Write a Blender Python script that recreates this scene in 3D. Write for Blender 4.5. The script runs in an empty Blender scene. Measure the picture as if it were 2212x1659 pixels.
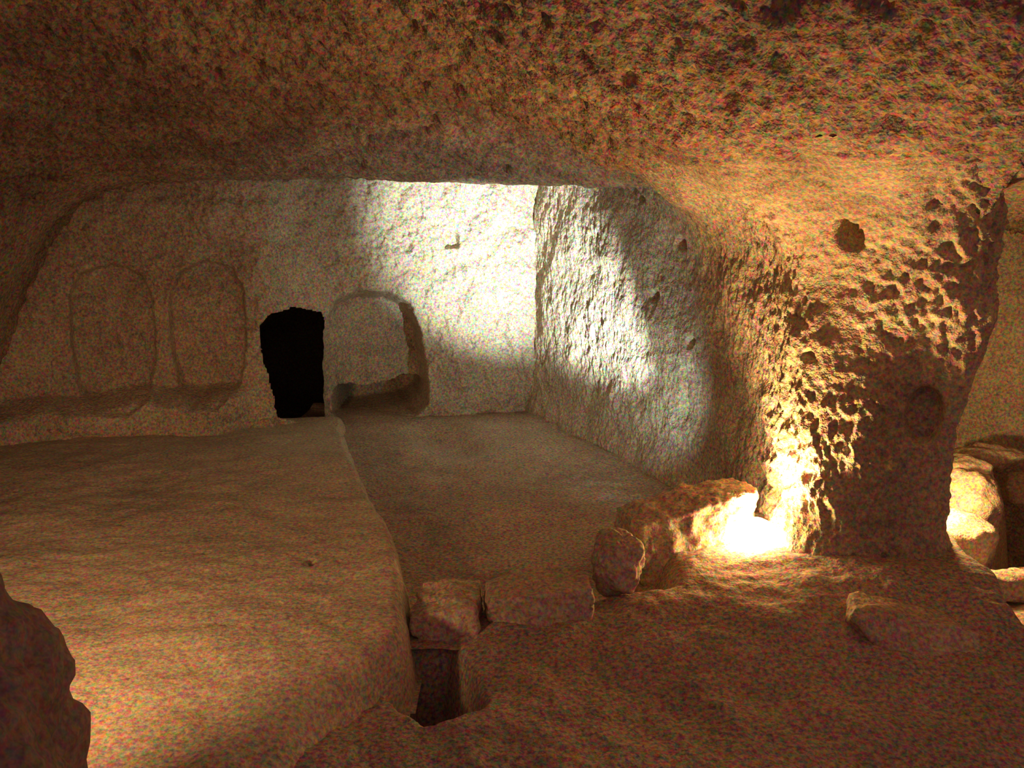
import bpy, math
import numpy as np
from mathutils import Vector

# ------------------------------------------------------------------ camera, world, lights, exposure
sc = bpy.context.scene
COL = sc.collection
PITCH, F, W, H = math.radians(11.0), 1900.0, 2212, 1659
CAM = np.array([0.0, 0.0, 1.65])
cd = bpy.data.cameras.new('camera')
cd.sensor_width = 36.0; cd.lens = F / W * 36.0; cd.clip_start = 0.02; cd.clip_end = 100
cam = bpy.data.objects.new('camera', cd); COL.objects.link(cam)
cam.location = CAM; cam.rotation_euler = (math.radians(90) - PITCH, 0, 0)
sc.camera = cam

vs = sc.view_settings
vs.view_transform = 'Standard'; vs.look = 'None'; vs.gamma = 1.0; vs.use_curve_mapping = False
vs.exposure = 0.0
sc.cycles.diffuse_bounces = 3; sc.cycles.max_bounces = 4

wd = bpy.data.worlds.new('world'); sc.world = wd; wd.use_nodes = True
bg = wd.node_tree.nodes['Background']
bg.inputs[0].default_value = (0.125, 0.064, 0.060, 1); bg.inputs[1].default_value = 1.8

def light(name, kind, loc, energy, color, radius=0.05, target=None, size=None, blend=None):
    d = bpy.data.lights.new(name, kind); d.energy = energy; d.color = color; d.shadow_soft_size = radius
    if size: d.spot_size = math.radians(size); d.spot_blend = blend
    o = bpy.data.objects.new(name, d); COL.objects.link(o); o.location = loc
    if target is not None:
        o.rotation_euler = (Vector(target) - Vector(loc)).to_track_quat('-Z', 'Y').to_euler()
    return o
WARM = (1.0, 0.56, 0.23)
# cool white spotlight standing on the basin floor behind the rim
light('cool_spotlight', 'SPOT', (0.82, 4.40, 0.07), 1600, (0.90, 1.0, 0.93), 0.035, (-0.05, 7.2, 1.50), 41, 1.0)
light('cool_spotlight_spill', 'SPOT', (0.82, 4.40, 0.07), 72, (0.88, 1.0, 0.88), 0.035, (-0.1, 7.2, 1.85), 86, 1.0)   # the wide halo of the same lamp
# warm lamp behind the boulder beside the camera
light('warm_lamp_left', 'SPOT', (-1.75, 1.55, 0.75), 145, (1.0, 0.55, 0.25), 0.12, (-1.4, 4.2, -0.05), 92, 1.0)
# warm lamp round the back of the pillar, in the side passage
light('warm_lamp_passage', 'POINT', (1.99, 4.15, 0.42), 48, (1.0, 0.62, 0.26), 0.03)

# ------------------------------------------------------------------ numeric helpers
RNG = np.random.default_rng(7)
PERM = np.concatenate([RNG.permutation(256)] * 3).astype(np.int32)
GRAD = RNG.normal(size=(256, 3)).astype(np.float32); GRAD /= np.linalg.norm(GRAD, axis=1)[:, None]

def gnoise(x, y, z):
    x, y, z = np.broadcast_arrays(np.asarray(x, np.float32), np.asarray(y, np.float32), np.asarray(z, np.float32))
    xi, yi, zi = np.floor(x), np.floor(y), np.floor(z)
    fx, fy, fz = x - xi, y - yi, z - zi
    xi, yi, zi = xi.astype(np.int32) & 255, yi.astype(np.int32) & 255, zi.astype(np.int32) & 255
    fd = lambda t: t * t * t * (t * (t * 6 - 15) + 10)
    u, v, w = fd(fx), fd(fy), fd(fz)
    out = 0
    for a in (0, 1):
        for b in (0, 1):
            for c in (0, 1):
                h = PERM[PERM[PERM[xi + a] + yi + b] + zi + c]
                g = GRAD[h]
                d = g[..., 0] * (fx - a) + g[..., 1] * (fy - b) + g[..., 2] * (fz - c)
                out = out + d * (u if a else 1 - u) * (v if b else 1 - v) * (w if c else 1 - w)
    return out * 1.5

def fbm(P, scale, octaves=4, gain=0.5, seed=0.0):
    x, y, z = P[..., 0] * scale + seed * 17.3, P[..., 1] * scale + seed * 9.1, P[..., 2] * scale - seed * 5.7
    s, a = 0, 1.0
    for o in range(octaves):
        s = s + a * gnoise(x, y, z); x, y, z = x * 2.03, y * 2.03, z * 2.03; a *= gain
    return s

def hash2(i, j, k):
    return ((PERM[(PERM[(i & 255)] + j) & 255] + 37 * k) & 255)

RND = RNG.random(256).astype(np.float32)
def worley(u, v, jitter=0.9, seed=0):
    """distance to the closest jittered cell point, and a random value of that cell"""
    iu, iv = np.floor(u).astype(np.int32), np.floor(v).astype(np.int32)
    best = np.full(u.shape, 9.0, np.float32); val = np.zeros(u.shape, np.float32)
    for a in (-1, 0, 1):
        for b in (-1, 0, 1):
            ci, cj = iu + a, iv + b
            h1 = PERM[hash2(ci, cj, seed) + 11]; h2 = PERM[hash2(ci, cj, seed) + 91]; h3 = PERM[hash2(ci, cj, seed) + 201]
            d = np.hypot(ci + .5 + jitter * (RND[h1] - .5) - u, cj + .5 + jitter * (RND[h2] - .5) - v)
            m = d < best
            best = np.where(m, d, best); val = np.where(m, RND[h3], val)
    return best, val

def sstep(a, b, x):
    t = np.clip((x - a) / (b - a), 0, 1); return t * t * (3 - 2 * t)

def ray(px, py):
    dx, dy = (px - W / 2) / F, -(py - H / 2) / F
    c, s = math.cos(PITCH), math.sin(PITCH)
    return np.array([dx, c + dy * s, -s + dy * c])
def atY(px, py, Y):
    d = ray(px, py); return CAM + d * (Y / d[1])
def atZ(px, py, z):
    d = ray(px, py); return CAM + d * ((z - CAM[2]) / d[2])
def project(P):
    c, s = math.cos(PITCH), math.sin(PITCH)
    x, y, z = P[..., 0], P[..., 1], P[..., 2] - CAM[2]
    dep = y * c - z * s
    return W / 2 + F * x / dep, H / 2 - F * (y * s + z * c) / dep

def poly_sdf(x, y, pts):
    """signed distance to a polygon, positive inside"""
    pts = np.asarray(pts, float); n = len(pts)
    d = np.full(x.shape, 1e18); ins = np.zeros(x.shape, bool)
    for i in range(n):
        a, b = pts[i], pts[(i + 1) % n]
        e = b - a; wx, wy = x - a[0], y - a[1]
        t = np.clip((wx * e[0] + wy * e[1]) / (e @ e + 1e-12), 0, 1)
        d = np.minimum(d, (wx - e[0] * t) ** 2 + (wy - e[1] * t) ** 2)
        cond = (a[1] > y) != (b[1] > y)
        with np.errstate(divide='ignore', invalid='ignore'):
            xi = (b[0] - a[0]) * (y - a[1]) / (b[1] - a[1]) + a[0]
        ins ^= cond & (x < xi)
    d = np.sqrt(d)
    return np.where(ins, d, -d)

def catmull(pts, n=40, closed=False):
    p = np.asarray(pts, float)
    q = np.vstack([p[-1], p, p[0], p[1]]) if closed else np.vstack([2 * p[0] - p[1], p, 2 * p[-1] - p[-2]])
    out = []
    t = np.linspace(0, 1, n, endpoint=False)[:, None]
    for i in range(1, len(q) - 2):
        a, b, c, d = q[i - 1], q[i], q[i + 1], q[i + 2]
        out.append(.5 * ((2 * b) + (c - a) * t + (2 * a - 5 * b + 4 * c - d) * t ** 2 + (3 * b - a - 3 * c + d) * t ** 3))
    if not closed: out.append(p[-1:])
    return np.vstack(out)

def resample(c, step):
    s = np.concatenate([[0], np.cumsum(np.linalg.norm(np.diff(c, axis=0), axis=1))])
    n = max(2, int(round(s[-1] / step)) + 1); t = np.linspace(0, s[-1], n)
    return np.stack([np.interp(t, s, c[:, k]) for k in range(c.shape[1])], 1), t

# ------------------------------------------------------------------ mesh helpers
def make_mesh(name, V, Fq, smooth=True):
    me = bpy.data.meshes.new(name)
    V = np.asarray(V, np.float32).reshape(-1, 3); Fq = np.asarray(Fq, np.int32)
    k = Fq.shape[1]
    me.vertices.add(len(V)); me.vertices.foreach_set('co', V.ravel())
    me.loops.add(Fq.size); me.loops.foreach_set('vertex_index', Fq.ravel())
    me.polygons.add(len(Fq))
    me.polygons.foreach_set('loop_start', np.arange(0, Fq.size, k, dtype=np.int32))
    me.polygons.foreach_set('use_smooth', np.full(len(Fq), smooth))
    me.update(calc_edges=True); me.validate()
    return me

def grid_faces(nu, nv, flip=False):
    i = np.arange(nu * nv).reshape(nu, nv)
    q = np.stack([i[:-1, :-1], i[1:, :-1], i[1:, 1:], i[:-1, 1:]], -1).reshape(-1, 4)
    return q[:, ::-1] if flip else q

def link(name, me, mat, parent=None, label=None, cat=None, kind=None, group=None):
    o = bpy.data.objects.new(name, me); COL.objects.link(o)
    if mat is not None and me is not None:
        if not me.materials: me.materials.append(mat)
    if parent is not None: o.parent = parent
    if label: o['label'] = label
    if cat: o['category'] = cat
    if kind: o['kind'] = kind
    if group: o['group'] = group
    return o

def sheet(name, V, mask, mat, flip=False, **kw):
    """object from the faces of grid V (nu,nv,3) whose mask (nu-1,nv-1) is set"""
    nu, nv = V.shape[:2]
    q = grid_faces(nu, nv, flip)
    if mask is not None: q = q[mask.ravel()]
    used = np.unique(q); re = np.full(nu * nv, -1, np.int32); re[used] = np.arange(len(used))
    return link(name, make_mesh(name, V.reshape(-1, 3)[used], re[q]), mat, **kw)

def fmask(vmask):
    return (vmask[:-1, :-1].astype(int) + vmask[1:, :-1] + vmask[1:, 1:] + vmask[:-1, 1:]) >= 2

# ------------------------------------------------------------------ materials
def tuff(name, c1, c2, speck=0.35, bump=0.4, fine=60.0, pits=0.0):
    """volcanic tuff: two blended tones, coloured grain, fine relief"""
    m = bpy.data.materials.new(name); m.use_nodes = True
    nt = m.node_tree; N, L = nt.nodes, nt.links
    N.remove(N['Principled BSDF']); b = N.new('ShaderNodeBsdfDiffuse')
    L.new(b.outputs[0], N['Material Output'].inputs[0])
    tc = N.new('ShaderNodeTexCoord')
    n1 = N.new('ShaderNodeTexNoise'); n1.inputs['Scale'].default_value = 2.3; n1.inputs['Detail'].default_value = 3; n1.inputs['Roughness'].default_value = .65
    r1 = N.new('ShaderNodeValToRGB'); r1.color_ramp.elements[0].position = .33; r1.color_ramp.elements[1].position = .68
    r1.color_ramp.elements[0].color = (*c1, 1); r1.color_ramp.elements[1].color = (*c2, 1)
    n2 = N.new('ShaderNodeTexNoise'); n2.inputs['Scale'].default_value = fine; n2.inputs['Detail'].default_value = 2; n2.inputs['Roughness'].default_value = .75
    sep = N.new('ShaderNodeMix'); sep.data_type = 'RGBA'; sep.blend_type = 'OVERLAY'; sep.inputs[0].default_value = speck * .88
    n3 = N.new('ShaderNodeTexNoise'); n3.inputs['Scale'].default_value = fine * .28; n3.inputs['Detail'].default_value = 3; n3.inputs['Roughness'].default_value = .7
    L.new(tc.outputs['Object'], n1.inputs['Vector']); L.new(tc.outputs['Object'], n2.inputs['Vector']); L.new(tc.outputs['Object'], n3.inputs['Vector'])
    gm = N.new('ShaderNodeMapRange'); gm.data_type = 'FLOAT_VECTOR'
    for i, v in ((7, .36), (8, .64)): gm.inputs[i].default_value = (v, v, v)
    L.new(n2.outputs['Color'], gm.inputs['Vector'])
    L.new(n1.outputs[0], r1.inputs[0]); L.new(r1.outputs[0], sep.inputs[6]); L.new(gm.outputs['Vector'], sep.inputs[7])
    out = sep.outputs[2]
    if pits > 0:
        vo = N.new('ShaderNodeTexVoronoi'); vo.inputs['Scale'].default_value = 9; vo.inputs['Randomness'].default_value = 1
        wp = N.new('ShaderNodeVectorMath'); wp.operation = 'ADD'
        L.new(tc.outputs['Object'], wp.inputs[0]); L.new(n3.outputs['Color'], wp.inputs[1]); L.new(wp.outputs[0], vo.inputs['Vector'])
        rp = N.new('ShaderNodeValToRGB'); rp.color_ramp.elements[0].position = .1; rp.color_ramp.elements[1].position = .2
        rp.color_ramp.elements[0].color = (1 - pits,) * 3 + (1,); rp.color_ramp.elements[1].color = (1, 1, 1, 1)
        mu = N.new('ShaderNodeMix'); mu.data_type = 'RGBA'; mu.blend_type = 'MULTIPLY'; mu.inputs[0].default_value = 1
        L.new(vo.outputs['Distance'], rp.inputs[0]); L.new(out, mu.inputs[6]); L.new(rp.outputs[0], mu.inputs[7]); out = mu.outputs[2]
    L.new(out, b.inputs['Color'])
    ad = N.new('ShaderNodeMath'); ad.operation = 'MULTIPLY_ADD'; ad.inputs[1].default_value = .35
    L.new(n2.outputs[0], ad.inputs[0]); L.new(n3.outputs[0], ad.inputs[2])
    bp = N.new('ShaderNodeBump'); bp.inputs['Strength'].default_value = bump; bp.inputs['Distance'].default_value = .03
    L.new(ad.outputs[0], bp.inputs['Height']); L.new(bp.outputs[0], b.inputs['Normal'])
    return m

def plain(name, col, rough=.5, metal=0.0):
    m = bpy.data.materials.new(name); m.use_nodes = True
    nt = m.node_tree; b = nt.nodes['Principled BSDF']
    b.inputs['Roughness'].default_value = rough; b.inputs['Metallic'].default_value = metal
    n = nt.nodes.new('ShaderNodeTexNoise'); n.inputs['Scale'].default_value = 40
    r = nt.nodes.new('ShaderNodeValToRGB')
    r.color_ramp.elements[0].color = (*[c * .7 for c in col], 1); r.color_ramp.elements[1].color = (*col, 1)
    nt.links.new(n.outputs[0], r.inputs[0]); nt.links.new(r.outputs[0], b.inputs['Base Color'])
    return m

def glow(name, col, strength):
    m = bpy.data.materials.new(name); m.use_nodes = True
    nt = m.node_tree; nt.nodes.remove(nt.nodes['Principled BSDF'])
    e = nt.nodes.new('ShaderNodeEmission'); e.inputs[0].default_value = (*col, 1); e.inputs[1].default_value = strength
    nt.links.new(e.outputs[0], nt.nodes['Material Output'].inputs[0])
    return m

M_WALL = tuff('tuff_wall', (.40, .33, .25), (.56, .48, .36), .65, .75, 56)
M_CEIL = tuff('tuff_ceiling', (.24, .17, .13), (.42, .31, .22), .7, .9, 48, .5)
M_PILLAR = tuff('tuff_pillar', (.36, .28, .19), (.54, .44, .30), .55, .6, 60)
M_FLOOR = tuff('tuff_floor', (.36, .28, .22), (.48, .38, .29), .7, .3, 62)
M_PLAT = tuff('tuff_platform', (.46, .38, .28), (.58, .48, .35), .6, .22, 62, .12)
M_STONE = tuff('tuff_stone', (.44, .34, .24), (.60, .47, .33), .6, .4, 58)
M_DARK = tuff('tuff_shaded', (.20, .14, .13), (.30, .22, .18), .4, .35, 50)  # darker tone paints in the shade on the backlit near boulder

# ------------------------------------------------------------------ walls
def loft(pts, z0, z1, du, dv, side, disp, closed_n=40, pts2=None, wz=None, cove=None):
    """vertical wall over a plan curve; disp(P, S, px, py) gives the offset towards the room"""
    c, s = resample(catmull(pts, closed_n), du)
    t = np.gradient(c, axis=0); t /= np.linalg.norm(t, axis=1)[:, None]
    n = np.stack([t[:, 1], -t[:, 0]], 1) * side
    zs = np.linspace(z0, z1, int(round((z1 - z0) / dv)) + 1)
    P = np.zeros((len(c), len(zs), 3)); P[..., 0] = c[:, None, 0]; P[..., 1] = c[:, None, 1]; P[..., 2] = zs
    S = np.broadcast_to(s[:, None], P.shape[:2])
    n = np.broadcast_to(n[:, None, :], P.shape[:2] + (2,))
    if pts2 is not None:                                  # plan changes from foot to top
        c0 = catmull(pts, closed_n); c2 = catmull(pts2, closed_n)
        s0 = np.concatenate([[0], np.cumsum(np.linalg.norm(np.diff(c0, axis=0), axis=1))])
        top = np.stack([np.interp(s, s0, c2[:, k]) for k in (0, 1)], 1)
        w = wz(zs)[None, :, None]
        P[..., :2] = c[:, None, :] * (1 - w) + top[:, None, :] * w
        t = np.gradient(P[..., :2], axis=0); t /= np.linalg.norm(t, axis=-1)[..., None]
        n = np.stack([t[..., 1], -t[..., 0]], -1) * side
    px, py = project(P)
    d = disp(P, S, px, py)
    V = P.copy()
    if cove is not None:                                  # (start height, radius, strength): wall bends over into the ceiling
        z0c, R, kf = cove; kk = kf(P)
        th = np.clip((P[..., 2] - z0c) / R, 0, 1.05); ext = np.maximum(P[..., 2] - z0c - 1.05 * R, 0)
        off = R * (1 - np.cos(th)) + ext * math.sin(1.05)
        zc = np.minimum(P[..., 2], z0c) + R * np.sin(th) + ext * math.cos(1.05)
        d2 = d * np.cos(th * kk) + off * kk
        V[..., 2] = P[..., 2] * (1 - kk) + zc * kk - d * np.sin(th * kk)
        d = d2
    V[..., :2] += n * d[..., None]
    return V, P, S, px, py, c

def scoops(u, v, du, dv, amp, seed, sharp=1.0):
    """overlapping pick strokes: shallow hollows with crisp ridges"""
    f, r = worley(u / du, v / dv, .95, seed)
    return -amp * (.45 + .75 * r) * (1 - np.clip(f / .85, 0, 1) ** (2 * sharp))

# --- back and left wall -----------------------------------------------------
BACK = [(-4.6, 4.9), (-3.9, 5.55), (-3.3, 6.02), (-2.6, 6.32), (-1.98, 6.44), (-1.80, 6.50), (-1.62, 6.74), (-1.38, 6.93), (-1.0, 7.06), (-.4, 7.18), (.19, 7.27), (.5, 7.33)]
DOOR = [(563, 700), (580, 678), (640, 666), (692, 674), (702, 700), (703, 900), (650, 912), (596, 898), (581, 830), (566, 760)]
NICHE = [(704, 905), (704, 700), (722, 650), (770, 628), (840, 630), (886, 655), (908, 720), (920, 800), (922, 868), (900, 893), (770, 915)]
PANEL_A = [(150, 640), (175, 590), (240, 570), (305, 590), (332, 650), (338, 760), (325, 850), (280, 878), (205, 876), (172, 835), (153, 740)]
PANEL_B = [(366, 640), (388, 585), (440, 562), (500, 575), (528, 630), (533, 740), (522, 830), (485, 866), (425, 866), (388, 830), (368, 750)]
HOLE_N = [(958, 512), (970, 495), (990, 505), (994, 535), (962, 538)]
HOLE_S = [(872, 528), (888, 526), (890, 544), (874, 546)]

def back_disp(P, S, px, py):
    d = .055 * fbm(P, 1.6, 3, seed=1) + .030 * fbm(P, 6, 4, .6, seed=2) + .010 * fbm(P, 28, 3, .6, seed=3)
    d = d + scoops(S + .35 * P[..., 2], P[..., 2] - .3 * S, .045, .11, .020, 3)
    wob = 3 * gnoise(px * .03, py * .03, 0) + 2 * gnoise(px * .09, py * .09, 4)
    # bench along the foot of the panelled wall
    zb = .36 + .04 * fbm(P, 2.2, 2, seed=9)
    d = d + (.34 + .05 * fbm(P, 3, 2, seed=8)) * sstep(zb + .05, zb - .05, P[..., 2]) * sstep(575, 470, px)
    for pts, dep in ((PANEL_A, .125), (PANEL_B, .125)):
        s = poly_sdf(px, py, pts) + wob
        d = d - dep * sstep(-4, 7, s) * (.55 + .45 * sstep(330 if pts is PANEL_A else 525, 190 if pts is PANEL_A else 400, px))
    s = poly_sdf(px, py, NICHE) + wob
    d = d - (.06 + .28 * sstep(695, 790, px) + .10 * sstep(800, 910, px) + .55 * sstep(-6, 6, py - 852 + 18 * sstep(800, 900, px) + 2 * wob) * sstep(732, 752, px)) * sstep(-6, 9 + 18 * sstep(720, 640, py), s)
    s = poly_sdf(px, py, DOOR) + .6 * wob
    for pts, dep in ((HOLE_N, .07), (HOLE_S, .05)):
        d = d - dep * sstep(-3, 6, poly_sdf(px, py, pts))
    # soft jamb line above the doorway
    d = d + .03 * sstep(600, 588, px) * sstep(420, 450, py)
    return d

V, P, S, px, py, cb = loft(BACK, -.15, 2.35, .0085, .0095, 1, back_disp)
w = (poly_sdf(px, py, DOOR) + 2.5 * gnoise(px * .03, py * .03, 0) > 0).astype(float)
xc = P[..., 0]; V[..., 0] += w * ((xc + 1.64) * 3.2 - .45); V[..., 1] += 3.2 * w; V[..., 2] += w * ((P[..., 2] - .5) * 1.3 - .45)
m_door = (w[:-1, :-1] + w[1:, :-1] + w[1:, 1:] + w[:-1, 1:]) > 0; m_niche = fmask(poly_sdf(px, py, NICHE) > 0) & ~m_door
m_a = fmask(poly_sdf(px, py, PANEL_A) > 0); m_b = fmask(poly_sdf(px, py, PANEL_B) > 0)
pxf = px[:-1, :-1]; isl = (pxf < 590) | (P[:-1, :-1, 0] < -1.76)
wl = sheet('wall_left', V, isl & ~m_a & ~m_b & ~m_door, M_WALL, kind='structure',
           label='brown rock wall with two tall shallow carved panels above a low bench', cat='wall')
sheet('carved_panel', V, m_a, M_WALL, parent=wl, label='carved rounded panel farther from the dark doorway')
sheet('carved_panel', V, m_b, M_WALL, parent=wl, label='carved rounded panel beside the dark doorway')
wb = sheet('wall_back', V, ~isl & ~m_niche & ~m_door, M_WALL, kind='structure',
           label='back wall of the alcove, blown white by the cool spotlight', cat='wall')
sheet('niche', V, m_niche, M_WALL, parent=wb, label='arched niche hollowed into the alcove wall')
dw = sheet('doorway', V, m_door, M_WALL, parent=wb, label='low black doorway beside the niche')
dw.data.polygons.foreach_set('use_smooth', np.zeros(len(dw.data.polygons), bool))

# --- alcove right wall and pillar ---------------------------------------------
RIGHT = [(.05, 7.55), (.20, 7.24), (.55, 6.42), (.93, 5.52), (1.15, 4.92), (1.245, 4.38), (1.235, 3.95), (1.265, 3.70), (1.40, 3.575),
         (1.60, 3.55), (1.77, 3.57), (1.85, 3.67), (1.87, 3.92), (1.84, 4.35), (1.92, 5.2), (2.1, 6.4), (2.3, 7.8)]
RTOP = [(.05, 7.55), (.20, 7.24), (.55, 6.42), (.93, 5.52), (1.15, 4.95), (1.25, 4.50), (1.27, 4.20), (1.34, 4.00), (1.50, 3.80),
        (1.72, 3.62), (1.90, 3.52), (2.00, 3.60), (2.00, 3.90), (1.93, 4.35), (1.98, 5.2), (2.1, 6.4), (2.3, 7.8)]
def right_disp(P, S, px, py):
    z, x, y = P[..., 2], P[..., 0], P[..., 1]
    d = .05 * fbm(P, 1.5, 3, seed=11) + .015 * fbm(P, 6, 3, seed=12) + .005 * fbm(P, 30, 2, seed=13)
    pil = sstep(4.9, 4.1, y)                                     # rougher towards the pillar
    tone = np.clip(.65 + .8 * fbm(P, 2.0, 2, seed=15), .15, 1.3)
    wu = S + .02 * fbm(P, 9, 2, seed=16); wv = z + .02 * fbm(P, 9, 2, seed=17)
    d = d + (1 - pil) * tone * scoops(wu + .12 * wv, wv, .036, .080, .014, 5)
    d = d + pil * tone * (scoops(wu + .2 * wv, wv - .15 * wu, .033, .056, .026, 6) + scoops(wu, wv, .09, .14, .014, 7) + .010 * fbm(P, 20, 3, .6, seed=18))
    # pillar flares into the ceiling, and swells a little at the foot
    front = sstep(4.3, 3.7, y) * sstep(1.0, 1.3, x)
    d = d + front * .10 * sstep(.35, .05, z)
    # smoother worn lower pillar front
    d = d + .035 * front * sstep(1.5, 1.75, x) * np.sin(np.clip(z, 0, 2) * 5.2 + .6)
    # wall foot
    d = d + (1 - pil) * .06 * sstep(.25, 0, z)
    # pick holes
    for cx, cy, r, dep in ((1464, 528, 13, .10), (1408, 638, 9, .05), (1500, 738, 10, .06), (1845, 505, 30, .16), (1740, 770, 12, .05), (1385, 430, 9, .04), (2000, 905, 46, .07)):
        q = np.hypot(px - cx, (py - cy) * (.72 if r > 20 else .8)) + 4 * gnoise(px * .06, py * .06, 2)
        vis = sstep(7.4, 7.1, y) * (S < 6.0)
        d = d - dep * sstep(r + 3, r - 7, q) * vis
    # vertical crack on the alcove wall
    d = d - .03 * np.exp(-((px - (1478 - .02 * (py - 800))) / 7) ** 2) * sstep(770, 800, py) * sstep(930, 880, py) * (S < 4)
    return d
V, P, S, px, py, cr = loft(RIGHT, -.2, 2.26, .0075, .0085, 1, right_disp, pts2=RTOP, wz=lambda z: sstep(.12, 1.35, z),
                            cove=(1.34, .42, lambda P: sstep(5.9, 4.9, P[..., 1]) * np.where(P[..., 0] > 1.5, sstep(2.0, 1.78, P[..., 0]), 1) * (P[..., 1] < 6.2)))
cr = catmull(RTOP, 40)
yf, xf = P[:-1, :-1, 1], P[:-1, :-1, 0]
s_corner = S[np.argmin(np.hypot(P[:, 0, 0] - 1.245, P[:, 0, 1] - 4.15)), 0]
sf = S[:-1, :-1]
sheet('wall_right', V, sf < s_corner, M_WALL, kind='structure', label='pick-marked side wall of the alcove between back wall and pillar', cat='wall')
sheet('rock_pillar', V, sf >= s_corner, M_PILLAR, kind='structure', label='massive rough rock pillar rising beside the glaring lamp', cat='pillar')

# --- side passage wall ---------------------------------------------------------
PASS = [(1.9, 7.9), (2.5, 7.0), (3.1, 6.35), (3.8, 5.8), (4.6, 5.3), (5.4, 4.4), (5.6, 3.0)]
def pass_disp(P, S, px, py):
    return .07 * fbm(P, 1.4, 3, seed=21) + .02 * fbm(P, 6, 3, seed=22) + scoops(S, P[..., 2], .08, .12, .012, 8)
V, P, S, px, py, cp = loft(PASS, -1.0, 2.2, .02, .02, 1, pass_disp)
sheet('wall_passage', V, None, M_WALL, kind='structure', label='warm lit far wall of the side passage past the pillar', cat='wall')

# ------------------------------------------------------------------ ceiling
def hgrid(x0, x1, y0, y1, st):
    x = np.arange(x0, x1 + st, st); y = np.arange(y0, y1 + st, st)
    X, Y = np.meshgrid(x, y, indexing='ij'); return X, Y
def curve_dist(X, Y, c, step=6):
    d = np.full(X.shape, 99.0, np.float32)
    for a, b in c[::step]:
        d = np.minimum(d, np.hypot(X - a, Y - b))
    return d

X, Y = hgrid(-4.6, 5.2, 1.3, 7.9, .0135)
Lx = np.interp(X, [-4.6, -3.2, -2.6, -2, -1, -.3, .2, .6, 1.0, 1.35, 1.9, 3, 5.2], [5.2, 5.6, 5.95, 6.2, 6.32, 6.3, 6.0, 5.5, 4.7, 3.85, 3.5, 3.5, 3.4])
Zl = np.interp(X, [-4.6, -3.6, -3.3, -3.12, -2.98, -2.8, -2.5, -1.8, -1, 0, .5, 1, 2, 5.2], [-.5, .3, 1.0, 1.38, 1.62, 1.76, 1.85, 1.885, 1.885, 1.84, 1.82, 1.86, 1.83, 1.75])
k = np.hanning(31); k /= k.sum()
sm = lambda A: np.apply_along_axis(lambda r: np.convolve(np.pad(r, 15, mode='edge'), k, 'valid'), 0, A)
Lx, Zl = sm(Lx), sm(Zl)
e = Lx - Y
r = .05
front = np.sqrt(np.maximum(e, 0) ** 2 + r * r) - r
rear = np.sqrt(np.maximum(-e, 0) ** 2 + r * r) - r
behind = np.interp(X, [-4.6, .9, 1.6, 2.2, 5.2], [.22, .22, 0, -.10, -.10])
Zc = Zl + np.interp(X, [.3, 1.4], [.33, .22]) * front + behind * rear
Zc = np.minimum(Zc, 2.75)
dr = curve_dist(X, Y, cr, 4)
t = np.clip(dr / .62, 0, 1)
Zc = Zc - .22 * (1 - np.sqrt(np.clip(1 - (1 - t) ** 2, 0, 1))) * np.where(X > 1.88, .35, 1)
# the ceiling follows the cove of the alcove wall and pillar
thc = np.arccos(np.clip(1 - dr / .42, math.cos(1.05), 1))
zcove = 1.34 + .42 * np.sin(thc) + np.maximum(dr - .42 * (1 - math.cos(1.05)), 0) / math.tan(1.05)
zcove = zcove + .12 * sstep(.5, .25, dr) + .25 * sstep(.3, .1, dr) - .03 * sstep(.45, .62, dr) + (1 - sstep(5.9, 4.9, Y) * sstep(2.05, 1.8, X)) * 1.0
hh = np.clip(.5 + .5 * (zcove - Zc) / .12, 0, 1)
Zc = zcove * (1 - hh) + Zc * hh - .12 * hh * (1 - hh)
PC = np.stack([X, Y, Zc], -1)
rough = .05 * fbm(PC, 1.3, 3, seed=31) + .045 * fbm(PC * np.array([1, 1.6, 1]), 4.5, 4, .6, seed=32) + .018 * fbm(PC, 24, 3, .65, seed=33)
near_r = sstep(.95, .35, dr) * sstep(-.2, .6, X)
f1, v1 = worley((X + .03 * fbm(PC, 7, 2, seed=41)) / .15, (Y + .03 * fbm(PC, 7, 2, seed=42)) / .17, .95, 12)
pit = np.where(v1 > .68, .07 * sstep(.20 + .18 * v1, .06, f1), 0)
f2, v2 = worley(X / .06, Y / .07, .95, 13)
pit = pit + np.where(v2 > .6, .025 * sstep(.35, .1, f2), 0)
ang = X * .8 + Y * .6; per = -X * .6 + Y * .8
Zc = Zc + rough * (1 - .55 * near_r) * (1 - .75 * np.exp(-(e / .16) ** 2)) + pit * (1 - .8 * near_r) * sstep(.05, .3, np.abs(e))
Zc = Zc - near_r * sstep(.12, .35, dr) * scoops(ang, per, .05, .11, .026, 14)
V = np.stack([X, Y, Zc], -1)
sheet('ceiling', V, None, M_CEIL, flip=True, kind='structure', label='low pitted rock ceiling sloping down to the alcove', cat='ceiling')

# ------------------------------------------------------------------ floors
# treading platform
EDGE = [(-1.32, 6.9), (-1.24, 6.4), (-1.06, 5.7), (-.87, 5.0), (-.62, 4.25), (-.44, 3.62), (-.39, 3.25), (-.37, 3.0)]
EDGE = catmull(EDGE, 12)
PLAT = np.vstack([EDGE, [(-.42, 2.88), (-.50, 2.7), (-.58, 2.4), (-.66, 1.9), (-.75, .9), (-4.8, .9), (-4.8, 6.9)]])
X, Y = hgrid(-4.6, -.2, .9, 6.9, .018)
P = np.stack([X, Y, 0 * X], -1)
s = poly_sdf(X, Y, PLAT) + .02 * fbm(P, 4, 2, seed=51) + .006 * fbm(P, 18, 2, seed=52)
top = .06 + .085 * sstep(6.5, 5.2, Y) + .05 * sstep(-1.5, -3.5, X)
top = top - .06 * sstep(3.0, 1.8, Y)
Zp = top + .022 * fbm(P, 1.3, 3, seed=53) + .006 * fbm(P, 7, 3, seed=54) + .0025 * fbm(P, 40, 2, seed=55)
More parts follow.
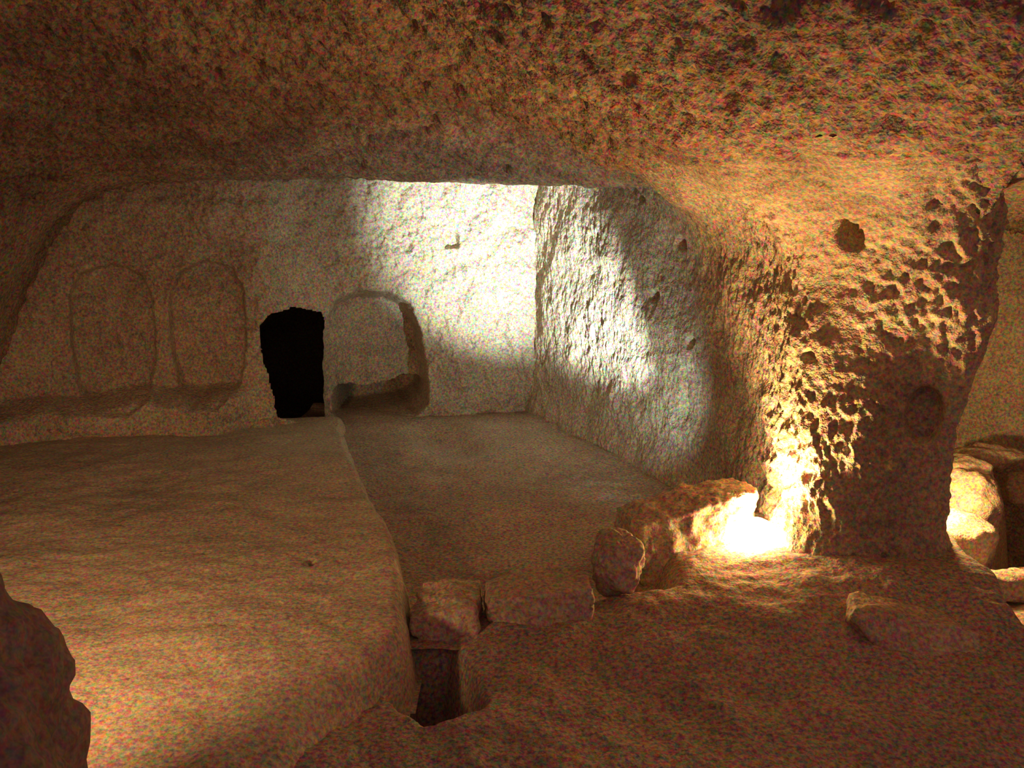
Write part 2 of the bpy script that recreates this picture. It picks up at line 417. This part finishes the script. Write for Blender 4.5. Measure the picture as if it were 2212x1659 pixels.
f1, v1 = worley(X / .05, Y / .05, .95, 21)
Zp = Zp - np.where(v1 > .8, .007 * sstep(.32, .1, f1), 0)
q = atZ(670, 1222, .13); Zp = Zp - .03 * sstep(.05, .01, np.hypot((X - q[0]) * 2.2 + (Y - q[1]) * .6, (Y - q[1]) * .8))
rim = np.clip(s / (.075 + .22 * sstep(2.95, 2.3, Y)), 0, 1)
Zp = -.14 + (Zp + .14) * np.sqrt(np.clip(1 - (1 - rim) ** 2, 0, 1))
V = np.stack([X, Y, Zp], -1)
sheet('treading_platform', V, fmask(s > -.02), M_PLAT, kind='structure', label='broad smooth rock platform sloping beside the sunken basin', cat='platform')

# basin floor
X, Y = hgrid(-1.75, 1.5, 3.15, 7.6, .018)
P = np.stack([X, Y, 0 * X], -1)
Zb = .020 * fbm(P, 1.8, 3, seed=61) + .008 * fbm(P, 7, 3, seed=62) + .003 * fbm(P, 35, 2, seed=63) - .005
q = atZ(962, 945, 0); Zb = Zb - .09 * sstep(.30, .05, np.hypot((X - q[0]) + .25 * (Y - q[1]), (Y - q[1]) * .42))
sheet('basin_floor', np.stack([X, Y, Zb], -1), None, M_FLOOR, kind='structure', label='sunken stone basin floor inside the alcove', cat='floor')

# foreground floor with the collecting pit
X, Y = hgrid(-2.4, 2.15, .7, 4.35, .0145)
P = np.stack([X, Y, 0 * X], -1)
Zf = .03 * fbm(P, 1.5, 3, seed=71) + .012 * fbm(P, 6, 3, seed=72) + .004 * fbm(P, 30, 2, seed=73)
Zf = Zf + .03 * sstep(-.30, -.62, X) * sstep(2.8, 2.3, Y)
Zf = Zf + .08 * sstep(.22, .62, X) * sstep(2.7, 3.4, Y) + .03 * sstep(2.9, 3.25, Y) * sstep(-.2, 0, X)
mound = np.exp(-(((X - 1.45) / .62) ** 2 + ((Y - 3.75) / .75) ** 2) * .9)
Zf = Zf + .07 * mound + .02 * sstep(.3, 1.2, X) * sstep(2.0, 3.2, Y)
PIT = [tuple(atZ(a, b, 0)[:2]) for a, b in ((895, 1395), (960, 1385), (1000, 1440), (1030, 1520), (930, 1550), (872, 1510), (845, 1470), (880, 1450))]
sp = poly_sdf(X, Y, PIT) + .012 * fbm(P, 9, 2, seed=75)
Zf = Zf - .40 * sstep(-.05, .07, sp)
CH = [(-.43, 3.7), (-.30, 3.7), (-.25, 3.1), (-.22, 3.0), (-.40, 3.0), (-.44, 3.3)]
Zf = Zf - .03 * sstep(-.08, .06, poly_sdf(X, Y, CH))
hide = sstep(3.42, 3.55, Y) * sstep(.75, .55, X)
Zf = Zf - .25 * hide
# edge dropping into the side passage
xe = 1.98 + .05 * fbm(P, 3, 2, seed=76) - .05 * (3.4 - Y)
Zf = Zf + .05 * sstep(xe - .5, xe - .1, X) * sstep(2.3, 3.2, Y) - .9 * sstep(xe - .02, xe + .16, X)
sheet('floor', np.stack([X, Y, Zf], -1), None, M_FLOOR, kind='structure', label='uneven brown rock floor with a dark collecting pit', cat='floor')

# passage floor with its pit
X, Y = hgrid(1.5, 5.6, 2.2, 7.9, .022)
P = np.stack([X, Y, 0 * X], -1)
Zs = -.06 + .05 * fbm(P, 1.7, 3, seed=81) + .02 * fbm(P, 6, 3, seed=82) + .006 * fbm(P, 25, 2, seed=83)
Zs = Zs + .15 * np.exp(-((X - 2.45) / .28) ** 2) * sstep(4.1, 4.9, Y)
PP = [atZ(a, b, 0)[:2] for a, b in ((2098, 930), (2110, 985), (2165, 1010), (2100, 1060), (2115, 1110), (2120, 1150), (2165, 1195), (2140, 1215), (2185, 1245), (2330, 1250), (2600, 1250), (2600, 985), (2212, 948))]
spp = poly_sdf(X, Y, PP) + .02 * fbm(P, 7, 2, seed=84)
Zs = Zs - 1.0 * sstep(-.05, .22, spp)
sheet('floor_passage', np.stack([X, Y, Zs], -1), None, M_STONE, kind='structure', label='rubbly lit floor of the side passage falling into a black pit', cat='floor')

# ------------------------------------------------------------------ rocks
def ico(sub):
    import bmesh
    bm = bmesh.new(); bmesh.ops.create_icosphere(bm, subdivisions=sub, radius=1)
    v = np.array([x.co[:] for x in bm.verts]); f = np.array([[w.index for w in x.verts] for x in bm.faces]); bm.free()
    return v, f
ICO = {n: ico(n) for n in (4, 5, 6)}
def rock_mesh(name, size, seed, boxy=.5, facets=7, sub=5, amp=.10, rz=0.0, tilt=(0, 0)):
    v, f = ICO[sub]; rg = np.random.default_rng(seed)
    cube = v / np.abs(v).max(1)[:, None]
    p = v * (1 - boxy) + cube * boxy * .86
    for _ in range(facets):
        n = rg.normal(size=3); n /= np.linalg.norm(n); h = rg.uniform(.72, .95)
        over = np.maximum(p @ n - h, 0); p = p - over[:, None] * n * .92
    p = p / np.abs(p).max(0)
    p = p * np.asarray(size)
    nn = v
    ms = float(np.mean(size))
    d = amp * ms * fbm(p / ms, 1.4, 4, .55, seed=seed % 13 + .3) + .012 * fbm(p, 18, 3, .6, seed=seed % 7)
    p = p + nn * d[:, None]
    for ax, a in ((0, tilt[0]), (1, tilt[1])):
        c, s_ = math.cos(a), math.sin(a); i, j = [(1, 2), (2, 0)][ax]
        pi, pj = p[:, i] * c - p[:, j] * s_, p[:, i] * s_ + p[:, j] * c; p[:, i], p[:, j] = pi, pj
    c, s_ = math.cos(rz), math.sin(rz)
    p[:, 0], p[:, 1] = p[:, 0] * c - p[:, 1] * s_, p[:, 0] * s_ + p[:, 1] * c
    return make_mesh(name, p, f)
def rock(name, loc, size, seed, label, cat='rock', group=None, mat=None, **kw):
    o = link(name, rock_mesh(name, size, seed, **kw), mat or M_STONE, label=label, cat=cat, group=group)
    o.location = loc; return o

# rim between basin and foreground
rock('ledge_stone', (-.27, 3.38, .03), (.145, .16, .095), 4, 'short squarish ledge block between platform edge and basin rim', 'ledge', boxy=.75, facets=4, amp=.05)
rock('ledge_stone', (.11, 3.39, .06), (.22, .15, .115), 5, 'long low ledge block closing the front of the basin', 'ledge', boxy=.8, facets=4, amp=.05, rz=.12, tilt=(0, -.08))
rock('boulder', (.445, 3.53, .19), (.11, .12, .14), 8, 'small rounded boulder perched on the basin rim', 'boulder', boxy=.35, amp=.1, tilt=(0, .15))
rock('rim_rock', (.84, 3.98, .14), (.36, .20, .23), 12, 'long sloping rock on the basin rim behind the lamp', boxy=.6, facets=5, sub=6, amp=.10, rz=.28, tilt=(0, -.17))
rock('rock_slab', (1.52, 3.15, .055), (.25, .24, .11), 23, 'half-buried flat slab at the foot of the pillar', 'rock', boxy=.7, facets=5, amp=.06, rz=-.35, tilt=(-.15, .15))
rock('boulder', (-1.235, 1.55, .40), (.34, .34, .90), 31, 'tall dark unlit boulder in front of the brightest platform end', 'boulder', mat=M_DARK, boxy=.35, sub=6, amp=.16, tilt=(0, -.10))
# rubble in the side passage
for i, (a, b, Yd, sz, sd, lab) in enumerate((
        (2072, 1182, 4.10, (.16, .20, .17), 41, 'largest pale lit stone beside the pillar foot'),
        (2088, 1085, 4.58, (.15, .18, .17), 42, 'rounded pale stone just behind the largest lit one'),
        (2082, 1022, 5.00, (.15, .14, .10), 43, 'small lit stone wedged against the far side of the pillar'),
        (2128, 985, 5.40, (.24, .12, .07), 44, 'flat dim slab lying below the passage wall'),
        (2200, 1268, 3.74, (.19, .12, .08), 45, 'low flat lit stone along the passage edge'),
        (2208, 1055, 5.30, (.11, .10, .10), 46, 'lone stone across the black pit'),
        (2094, 940, 6.30, (.09, .09, .08), 47, 'tiny stone where pillar meets the passage wall'))):
    p = atY(a, b, Yd)
    rock('rubble_stone', p, sz, sd, lab, 'stone', 'rubble in the side passage', boxy=.4, sub=4, amp=.12)

# ------------------------------------------------------------------ lamp
def lathe(prof, n=40):
    prof = np.asarray(prof, float); a = np.linspace(0, 2 * np.pi, n, endpoint=False)
    V = np.stack([prof[:, None, 0] * np.cos(a), prof[:, None, 0] * np.sin(a), np.broadcast_to(prof[:, None, 1], (len(prof), n))], -1)
    i = np.arange(len(prof) * n).reshape(len(prof), n); j = np.roll(i, -1, 1)
    return V.reshape(-1, 3), np.stack([i[:-1], j[:-1], j[1:], i[1:]], -1).reshape(-1, 4)
def tube(path, r, n=10):
    c, _ = resample(catmull(path, 10), .02)
    t = np.gradient(c, axis=0); t /= np.linalg.norm(t, axis=1)[:, None]
    up = np.where(np.abs(t[:, 2:3]) > .9, [[1, 0, 0]], [[0, 0, 1]])
    u = np.cross(t, up); u /= np.linalg.norm(u, axis=1)[:, None]; w = np.cross(t, u)
    a = np.linspace(0, 2 * np.pi, n, endpoint=False)
    V = c[:, None] + r * (np.cos(a)[None, :, None] * u[:, None] + np.sin(a)[None, :, None] * w[:, None])
    i = np.arange(len(c) * n).reshape(len(c), n); j = np.roll(i, -1, 1)
    return V.reshape(-1, 3), np.stack([i[:-1], j[:-1], j[1:], i[1:]], -1).reshape(-1, 4)

LAMP = atY(1630, 1172, 3.80)
M_METAL = plain('lamp_metal', (.10, .10, .11), .45, .8)
M_CABLE = plain('cable_rubber', (.03, .03, .03), .7)
M_GLOW = glow('lamp_glow', (1.0, .60, .25), 105)
lamp = link('floor_lamp', None, None, label='glaring round lamp on the floor at the pillar corner', cat='lamp')
lamp.location = LAMP + np.array([0, 0, -.085])
link('base', make_mesh('base', *lathe([(0, -.02), (.085, -.02), (.09, 0), (.08, .012), (.03, .02), (0, .02)])), M_METAL, lamp)
link('housing', make_mesh('housing', *lathe([(0, .01), (.045, .012), (.07, .035), (.086, .055), (.090, .062), (.084, .066), (.078, .060), (0, .056)])), M_METAL, lamp)
link('lens', make_mesh('lens', *lathe([(.078, .060), (.096, .085), (.102, .115), (.092, .152), (.07, .178), (.04, .194), (.015, .199), (0.0005, .20)])), M_GLOW, lamp)
for sx in (-1, 1):
    link('bracket_arm', make_mesh('bracket_arm', *tube([(sx * .05, 0, .01), (sx * .105, 0, .03), (sx * .108, 0, .07)], .006)), M_METAL, lamp)
link('cable', make_mesh('cable', *tube([(0, .08, 0), (.02, .16, .0), (-.05, .24, .01)], .006)), M_CABLE, lamp)

up = light('lamp_beam', 'SPOT', (0, 0, .215), 115, WARM, .03, None, 156, .7); up.rotation_euler = (math.radians(180 - 8), math.radians(8), 0)
up.parent = lamp
